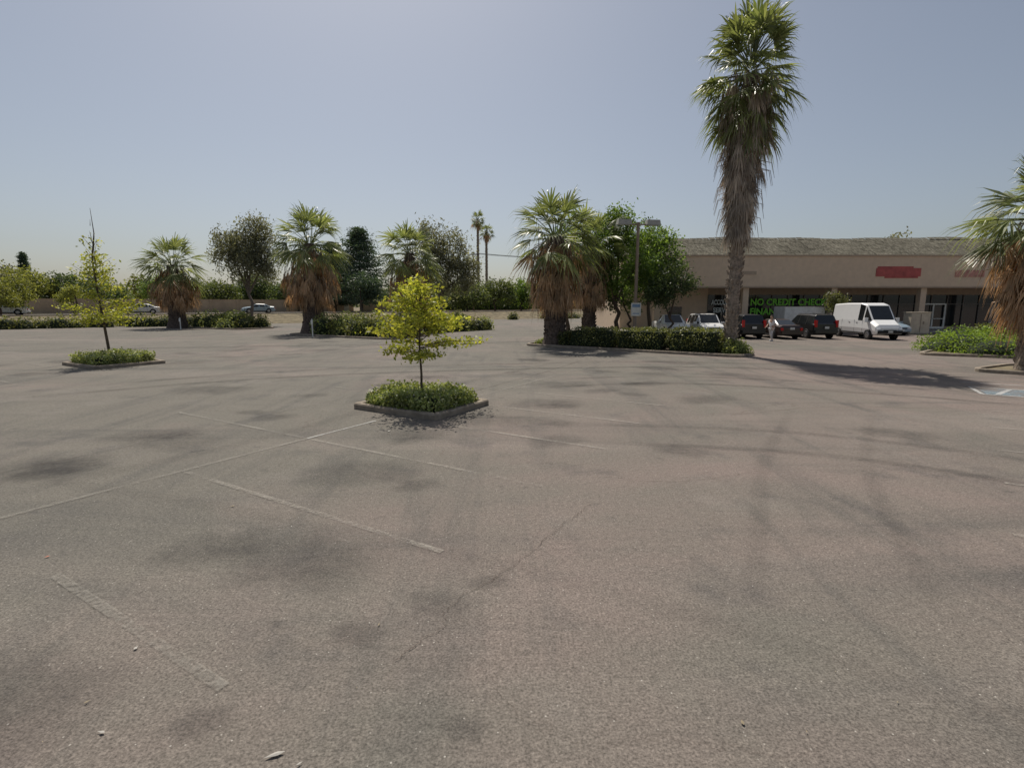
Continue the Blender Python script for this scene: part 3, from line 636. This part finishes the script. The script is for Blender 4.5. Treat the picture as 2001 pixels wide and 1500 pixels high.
def upole(x,y,z0,h):
    mb=MB(); mb.tube([(x,y,z0),(x,y,z0+h)],[.17,.11],8,0); mb.box((x,y-.15,z0+h-.6),(2.4,.1,.12),0); mb.box((x,y-.15,z0+h-1.8),(1.8,.1,.12),0)
    for k in(-1.1,-.4,.4,1.1): mb.tube([(x+k,y-.15,z0+h-.54),(x+k,y-.15,z0+h-.3)],[.05,.03],6,0)
    mb.obj('utility_pole',[M_wood])
pl=[(-8.0,108,RZ,12),(47,104,0,14.0),(100,100,0,16.6)]
for p in pl: upole(*p)
mb=MB()
for a,b in zip(pl,pl[1:]):
    for k in(-1.1,.4,1.1):
        pts=[(a[0]+k+(b[0]-a[0])*t/12,a[1]-.15+(b[1]-a[1])*t/12,(a[2]+a[3])*(1-t/12)+(b[2]+b[3])*t/12-.3-1.6*4*(t/12)*(1-t/12)) for t in range(13)]
        mb.tube(pts,.03,4,0,False)
mb.obj('power_line',[M_black])
# ------------------------------------------------------------ lamp post
E=empty('street_lamp',(9.1,38.2,0),R(8))
mb=MB(); mb.tube([(0,0,.55),(0,0,8.35)],[.13,.11],10,0); mb.tube([(0,0,-.02),(0,0,.6)],[.3,.28],14,1); mb.obj('pole',[M_pole,M_conc],parent=E)
mb=MB(); mb.box((0,0,8.2),(1.5,.09,.09),0)
for s in(-1,1): mb.box((s*1.08,0,8.34),(1.05,.55,.36),1,0,.88); mb.box((s*1.08,0,8.14),(.8,.36,.03),2)
mb.obj('lamp_heads',[M_pole,M_head,M_lens],parent=E)
mb=MB(); mb.box((0,-.15,2.15),(.75,.03,.95),0); mb.box((0,-.17,2.42),(.6,.012,.22),1); mb.box((0,-.17,1.85),(.5,.012,.06),1); mb.obj('notice_board',[M_whitef,mat('sign_blue',(.22,.34,.52),.5)],parent=E)
def post(x,y,h,name='marker_post'):
    mb=MB(); mb.tube([(x,y,gz(x,y)-.05),(x,y,gz(x,y)+h-.05),(x,y,gz(x,y)+h)],[.05,.05,.03],8,0); mb.box((x,y-.06,gz(x,y)+h-.25),(.16,.02,.3),1); mb.obj(name,[M_whitef,M_whitef])
post(-15.6,40.2,1.4); post(-33.8,52.5,1.2)
mb=MB(); mb.box((34.2,43.6,.06),(2.0,1.2,.14),1); mb.box((34.2,43.6,.98),(1.6,.9,1.7),0); mb.box((34.2,43.6,1.86),(1.72,1.02,.07),0); mb.box((34.2,43.13,.98),(.02,.03,1.5),1); mb.box((34.45,43.12,1.0),(.06,.05,.2),1)
mb.obj('electrical_cabinet',[mat('cabinet_beige',(.5,.44,.34),.7),M_conc])
# ------------------------------------------------------------ vehicles
def vehicle(name,loc,head,paintm,st,glass_side,glass_top,wheels,wr,W,kind,rack=False):
    mb=MB(); n=len(st); V=[]
    for (x,zb,zl,zt,w,wt) in st:
        h=zt-zl; ring=[(w*.94,zb),(w,zb+(zl-zb)*.45),(w*.985,zl),(wt,zt-min(.07,h*.5)),(wt-.10,zt)]
        V+=[(x,-a,b) for a,b in ring]+[(x,a,b) for a,b in ring[::-1]]
    mb.v.append(np.array(V,dtype=np.float32)); k=10
    def face(f,m): mb.l.append(np.array(f,dtype=np.int32)+base); mb.t.append(np.array([len(f)],np.int32)); mb.m.append(np.array([m],np.int32))
    base=mb.n; mb.n+=len(V)
    for i in range(n-1):
        for j in range(9):
            m=0
            if j in(2,6) and i in glass_side: m=1
            if j==4 and i in glass_top: m=1
            face((i*k+j,(i+1)*k+j,(i+1)*k+j+1,i*k+j+1),m)
        face((i*k+9,(i+1)*k+9,(i+1)*k,i*k),2)
    face(tuple(range(9,-1,-1)),0); face(tuple((n-1)*k+j for j in range(10)),0)
    for wx in wheels:
        for s in(-1,1):
            y=s*(W-.10)
            mb.tube([(wx,y-s*.02,wr+.03),(wx,y+s*.085,wr+.03)],[wr*1.17,wr*1.17],20,2)
            mb.tube([(wx,y-.11*s,wr),(wx,y+s*.10,wr),(wx,y+s*.125,wr)],[wr,wr,wr*.9],20,2)
            mb.tube([(wx,y+s*.12,wr),(wx,y+s*.137,wr)],[wr*.62,wr*.55],12,3)
            for q in range(5):
                a=q*1.2566; mb.box((wx+math.cos(a)*wr*.33,y+s*.14,wr+math.sin(a)*wr*.33),(.05,.012,.05),2)
    xr=st[0][0]; xf=st[-1][0]
    wr_=st[0][4]; wf=st[-1][4]
    mb.box((xr-.03,0,st[0][1]+.12),(.14,wr_*1.9,.2),4); mb.box((xf+.03,0,st[-1][1]+.12),(.14,wf*1.9,.2),4)
    for s in(-1,1):
        th=.5 if kind in('suv','van') else .2; zt=st[0][2]-.02
        mb.box((xr+.02,s*(wr_-.09),zt-(0 if kind!='suv' else -.12)),(.16,.17,th),5)
        mb.box((xf-.06,s*(wf-.16),st[-1][2]-.02),(.2,.3,.17),6)
        mx=st[max(glass_side)+1][0]-.25; mb.box((mx,s*(st[max(glass_side)][4]+.1),st[max(glass_side)][2]+.08),(.14,.22,.17 if kind!='van' else .34),0)
        for q in(-.75,.35,1.15) if kind!='van' else(-1.4,.25,1.25):
            mb.box((q,s*(W+.003),.78 if kind!='van' else .95),(.012,.012,.62 if kind!='van' else .9),2)
        mb.box((0,s*(W-.02),st[2][1]+.07),(wheels[1]-wheels[0]-2.5*wr,.05,.1),2)
        for q in(-.4,.55): mb.box((q,s*(W+.012),st[3][2]-.14),(.17,.03,.03),3)
    mb.box((xr-.105,0,st[0][1]+.42 if kind!='van' else .85),(.02,.32,.16),7); mb.box((xf+.105,0,st[-1][1]+.14),(.02,.32,.13),7)
    mb.box((xf-.0,0,st[-1][2]-.06),(.1,wf*1.0,.12),2)
    if rack:
        for s in(-1,1): mb.tube([(-1.7,s*.55,1.80),(.5,s*.55,1.82)],.022,6,2)
    if kind=='pickup':
        mb.box((-1.55,0,st[1][2]+.03),(1.7,1.36,.05),2)
        for s in(-1,1): mb.box((-1.55,s*.76,st[1][2]+.06),(1.85,.14,.08),0)
    o=mb.obj(name,[paintm,M_carglass,M_black,M_chrome,paintm if kind!='van' else M_black,M_red,M_lens,M_plate],loc,head)
    bv=o.modifiers.new('bevel','BEVEL'); bv.width=.025; bv.segments=2; bv.limit_method='ANGLE'; bv.angle_limit=R(28)
    return o
SED=[(-2.3,.36,.74,.80,.80,.70),(-2.2,.26,.90,.99,.86,.74),(-1.65,.22,.94,1.04,.88,.74),(-.95,.2,.95,1.37,.89,.64),(-.85,.2,.95,1.39,.89,.63),(-.12,.2,.95,1.43,.90,.63),(-.02,.2,.95,1.43,.90,.63),(.35,.2,.94,1.41,.90,.64),(1.1,.2,.92,1.0,.89,.72),(1.95,.22,.80,.88,.86,.72),(2.3,.32,.62,.70,.76,.64)]
SUV=[(-2.32,.42,1.02,1.08,.86,.78),(-2.22,.36,1.06,1.16,.91,.80),(-2.0,.3,1.07,1.74,.92,.70),(-1.25,.28,1.07,1.78,.93,.70),(-1.15,.28,1.07,1.78,.93,.70),(-.22,.28,1.06,1.79,.93,.70),(-.12,.28,1.06,1.79,.93,.70),(.4,.28,1.05,1.76,.93,.70),(1.1,.28,1.03,1.12,.92,.78),(2.1,.32,.96,1.03,.89,.76),(2.35,.42,.80,.88,.82,.70)]
PIC=[(-2.6,.5,1.0,1.04,.86,.84),(-2.5,.42,1.04,1.06,.9,.88),(-.72,.38,1.05,1.07,.91,.88),(-.62,.38,1.05,1.10,.91,.86),(-.45,.36,1.05,1.70,.91,.68),(.30,.36,1.05,1.72,.91,.68),(.40,.36,1.05,1.72,.91,.68),(.5,.36,1.05,1.70,.91,.69),(1.15,.36,1.04,1.12,.91,.78),(2.35,.4,.96,1.03,.88,.78),(2.6,.5,.78,.86,.82,.74)]
VAN=[(-2.9,.45,1.35,2.42,.90,.80),(-2.82,.4,1.35,2.55,.97,.84),(-1.2,.38,1.35,2.62,.98,.84),(.55,.38,1.35,2.62,.98,.84),(.65,.38,1.35,2.62,.98,.84),(1.25,.38,1.33,2.5,.98,.80),(1.35,.38,1.32,2.42,.98,.79),(2.1,.38,1.22,1.42,.96,.80),(2.72,.4,.92,1.08,.92,.76),(2.88,.46,.72,.84,.86,.72)]
P_white=paint('white_car_paint',(.82,.82,.81)); P_black=paint('black_car_paint',(.015,.015,.017)); P_maroon=paint('maroon_car_paint',(.05,.035,.03)); P_silver=paint('silver_car_paint',(.50,.52,.54)); P_blue=paint('blue_grey_car_paint',(.25,.33,.39)); P_sand=paint('dark_grey_car_paint',(.025,.025,.025))
vehicle('white_pickup_truck',(12.7,41.4,0),R(-92),P_white,PIC,(4,6),(3,7),(-1.6,1.65),.38,.91,'pickup')
vehicle('white_suv',(15.1,40.2,0),R(-94),P_white,SUV,(2,4,6,7),(1,7),(-1.4,1.45),.36,.93,'suv',True)
vehicle('black_suv',(17.75,39.9,0),R(88),P_black,SUV,(2,4,6,7),(1,7),(-1.4,1.45),.36,.93,'suv')
vehicle('maroon_sedan',(20.25,39.6,0),R(91),P_maroon,SED,(2,4,6,7),(2,7),(-1.38,1.42),.33,.90,'sedan')
vehicle('black_suv',(22.95,39.9,0),R(90),P_sand,SUV,(2,4,6,7),(1,7),(-1.4,1.45),.36,.93,'suv',True)
vehicle('white_cargo_van',(26.9,39.2,0),R(-94),P_white,VAN,(4,6),(6,),(-1.85,1.95),.36,.97,'van')
vehicle('blue_sedan',(31.6,44.0,0),R(-90),P_blue,SED,(2,4,6,7),(2,7),(-1.38,1.42),.33,.90,'sedan')
def rcar(name,u,v,p,flip=0):
    q=rp(u,v,RZ+.004); vehicle(name,q,aR+(math.pi if flip else 0),p,SED,(2,4,6,7),(2,7),(-1.38,1.42),.33,.90,'sedan')
rcar('silver_sedan',-1.4,.3+1.6,P_silver,1); rcar('blue_grey_sedan',13.6,2.2,P_blue,1); rcar('white_sedan',-15.5,2.6,P_white,1)
mb=MB(); mb.box((24.9,44.9,1.45),(3.4,1.9,1.75),0); mb.box((24.9,44.9,.5),(3.5,2.0,.12),1)
for s in(-1,1): mb.tube([(24.9,44.9+s*.98,.33),(24.9,44.9+s*1.14,.33)],.33,18,1)
mb.box((22.8,44.9,.5),(1.1,.1,.1),1); mb.box((24.9,43.93,2.3),(3.42,.04,.05),2)
mb.obj('white_box_trailer',[mat('trailer_panel',(.6,.62,.62),.5),M_black,M_alu])
# ------------------------------------------------------------ person
def skinned(name,V,E_,rad,mt,parent,root=0):
    me=bpy.data.meshes.new(name); me.from_pydata(V,E_,[]); o=bpy.data.objects.new(name,me); COL.objects.link(o)
    sk=o.modifiers.new('skin','SKIN'); sv=me.skin_vertices[0].data if me.skin_vertices else None
    if sv is None:
        import bmesh
        bm=bmesh.new(); bm.from_mesh(me); bm.verts.layers.skin.verify(); bm.to_mesh(me); bm.free(); sv=me.skin_vertices[0].data
    for i,r in enumerate(rad):
        sv[i].radius=(r,r) if not hasattr(r,'__len__') else r; sv[i].use_root=(i==root)
    ss=o.modifiers.new('sub','SUBSURF'); ss.levels=1; ss.render_levels=2
    me.materials.append(mt); o.parent=parent; return o
skin_m=mat('skin',(.50,.32,.23),.6,var=.05); shirt_m=mat('white_shirt',(.80,.78,.80),.85,var=.06); short_m=mat('grey_trousers',(.55,.53,.53),.9); hair_m=mat('hair',(.04,.03,.02),.8); shoe_m=mat('shoes',(.5,.5,.5),.7)
E=empty('person',(17.95,35.6,0),R(200))   # local +x is forward
body=[(0,0,.93),(0,0,1.15),(0,0,1.38),(.01,0,1.50),(.02,0,1.60), (0,.1,.88),(.10,.11,.50),(.02,.11,.09),(.17,.12,.045), (0,-.1,.88),(-.06,-.11,.49),(-.24,-.11,.12),(-.12,-.12,.05), (0,.19,1.40),(-.05,.26,1.12),(.10,.25,.90), (0,-.19,1.40),(.03,-.27,1.13),(.22,-.22,1.00)]
be=[(0,1),(1,2),(2,3),(3,4),(0,5),(5,6),(6,7),(7,8),(0,9),(9,10),(10,11),(11,12),(2,13),(13,14),(14,15),(2,16),(16,17),(17,18)]
skinned('body',body,be,[(.14,.10),(.13,.10),(.15,.10),.055,.06,.09,.06,.042,.035,.09,.06,.042,.035,.055,.042,.028,.055,.042,.028],skin_m,E)
skinned('shirt',[(0,0,.90),(0,0,1.15),(0,0,1.39),(0,0,1.47),(0,.2,1.40),(-.03,.245,1.2),(0,-.2,1.40),(.02,-.25,1.2)],[(0,1),(1,2),(2,3),(2,4),(4,5),(2,6),(6,7)],[(.17,.13),(.155,.12),(.165,.12),.07,.07,.06,.07,.06],shirt_m,E)
skinned('trousers',[(0,0,.92),(0,.1,.86),(.10,.11,.50),(.02,.11,.12),(0,-.1,.86),(-.06,-.11,.49),(-.22,-.11,.15)],[(0,1),(1,2),(2,3),(0,4),(4,5),(5,6)],[(.16,.12),.10,.075,.06,.10,.075,.06],short_m,E)
mb=MB()
for cx_,cy,cz in((.08,.115,.05),(-.17,-.115,.06)): mb.box((cx_,cy,cz),(.27,.10,.09),0,0,.8)
mb.obj('shoes',[shoe_m],parent=E)
def ball(mb,c,r,m,seg=14,rings=10,z0=-1,z1=1):
    V=[];F=[]
    for i in range(rings+1):
        t=math.asin(max(-1,min(1,z0+(z1-z0)*i/rings)))
        for k in range(seg): a=2*math.pi*k/seg; V.append((c[0]+r[0]*math.cos(t)*math.cos(a),c[1]+r[1]*math.cos(t)*math.sin(a),c[2]+r[2]*math.sin(t)))
    for i in range(rings):
        for k in range(seg): F.append((i*seg+k,i*seg+(k+1)%seg,(i+1)*seg+(k+1)%seg,(i+1)*seg+k))
    mb.add(V,F,m)
mb=MB(); hc=(.03,0,1.66); ball(mb,hc,(.098,.078,.118),0); ball(mb,(.055,0,1.60),(.065,.055,.06),0)
ball(mb,(.012,0,1.69),(.105,.086,.105),1,14,8,-.15,1); ball(mb,(-.02,0,1.65),(.08,.08,.09),1)
mb.tube([(.12,0,1.67),(.148,0,1.638),(.12,0,1.63)],[.008,.015,.01],6,0); mb.box((.113,0,1.60),(.012,.045,.01),2)
for s in(-1,1): ball(mb,(.115,s*.03,1.668),(.012,.014,.009),1,8,5); ball(mb,(.02,s*.08,1.65),(.018,.012,.03),0,8,6)
mb.obj('head',[skin_m,hair_m,mat('lips',(.35,.15,.12),.6)],parent=E,smooth=True)
mb=MB()
for hx,hy,hz,dz in((.12,.25,.86,-1),(.27,-.20,.98,-.25)):
    d=Vector((.45,0,dz)).normalized(); p=Vector((hx,hy,hz)); mb.tube([p-d*.04,p,p+d*.06],[.024,.036,.034],8,0)
    for i,(o_,l) in enumerate(((-.027,.065),(-.009,.075),(.009,.07),(.027,.055))):
        b0=p+d*.055+Vector((0,o_,0)); mb.tube([b0,b0+d*l*.5,b0+d*l*.85+Vector((.012,0,-.012))],[.009,.0085,.006],6,0)
    t0=p+Vector((.015,.03,0)); mb.tube([t0,t0+Vector((.03,.015,-.02)),t0+Vector((.045,.012,-.045))],[.011,.010,.007],6,0)
mb.obj('hands',[skin_m],parent=E,smooth=True)
# ------------------------------------------------------------ sun, sky, camera
EL=58; sd=Vector((-.28,.96,0)).normalized()*math.cos(R(EL)); sd.z=math.sin(R(EL))
sl=bpy.data.lights.new('sun','SUN'); sl.energy=4.3; sl.angle=R(.5); sl.color=(1,.93,.83)
so=bpy.data.objects.new('sun',sl); so.rotation_euler=(-sd).to_track_quat('-Z','Y').to_euler(); COL.objects.link(so)
w=bpy.data.worlds.new('World'); scene.world=w; w.use_nodes=True; nt=w.node_tree; bg=nt.nodes['Background']
sk=nt.nodes.new('ShaderNodeTexSky'); sk.sky_type='NISHITA'; sk.sun_disc=False; sk.sun_elevation=R(EL); sk.sun_rotation=math.atan2(sd.x,sd.y)
sk.air_density=1.0; sk.dust_density=1.8; sk.ozone_density=1.2
hs=nt.nodes.new('ShaderNodeHueSaturation'); hs.inputs['Saturation'].default_value=.68; nt.links.new(sk.outputs[0],hs.inputs['Color'])
nt.links.new(hs.outputs[0],bg.inputs['Color']); bg.inputs['Strength'].default_value=.078
cam=bpy.data.cameras.new('camera'); cam.lens=18.0; cam.sensor_width=36; cam.clip_end=6000; cam.clip_start=.05
co=bpy.data.objects.new('camera',cam); co.location=(0,0,2.5); co.rotation_euler=(R(90-8.8),0,0); COL.objects.link(co); scene.camera=co
scene.view_settings.view_transform='Standard'; scene.view_settings.look='None'; scene.view_settings.exposure=0
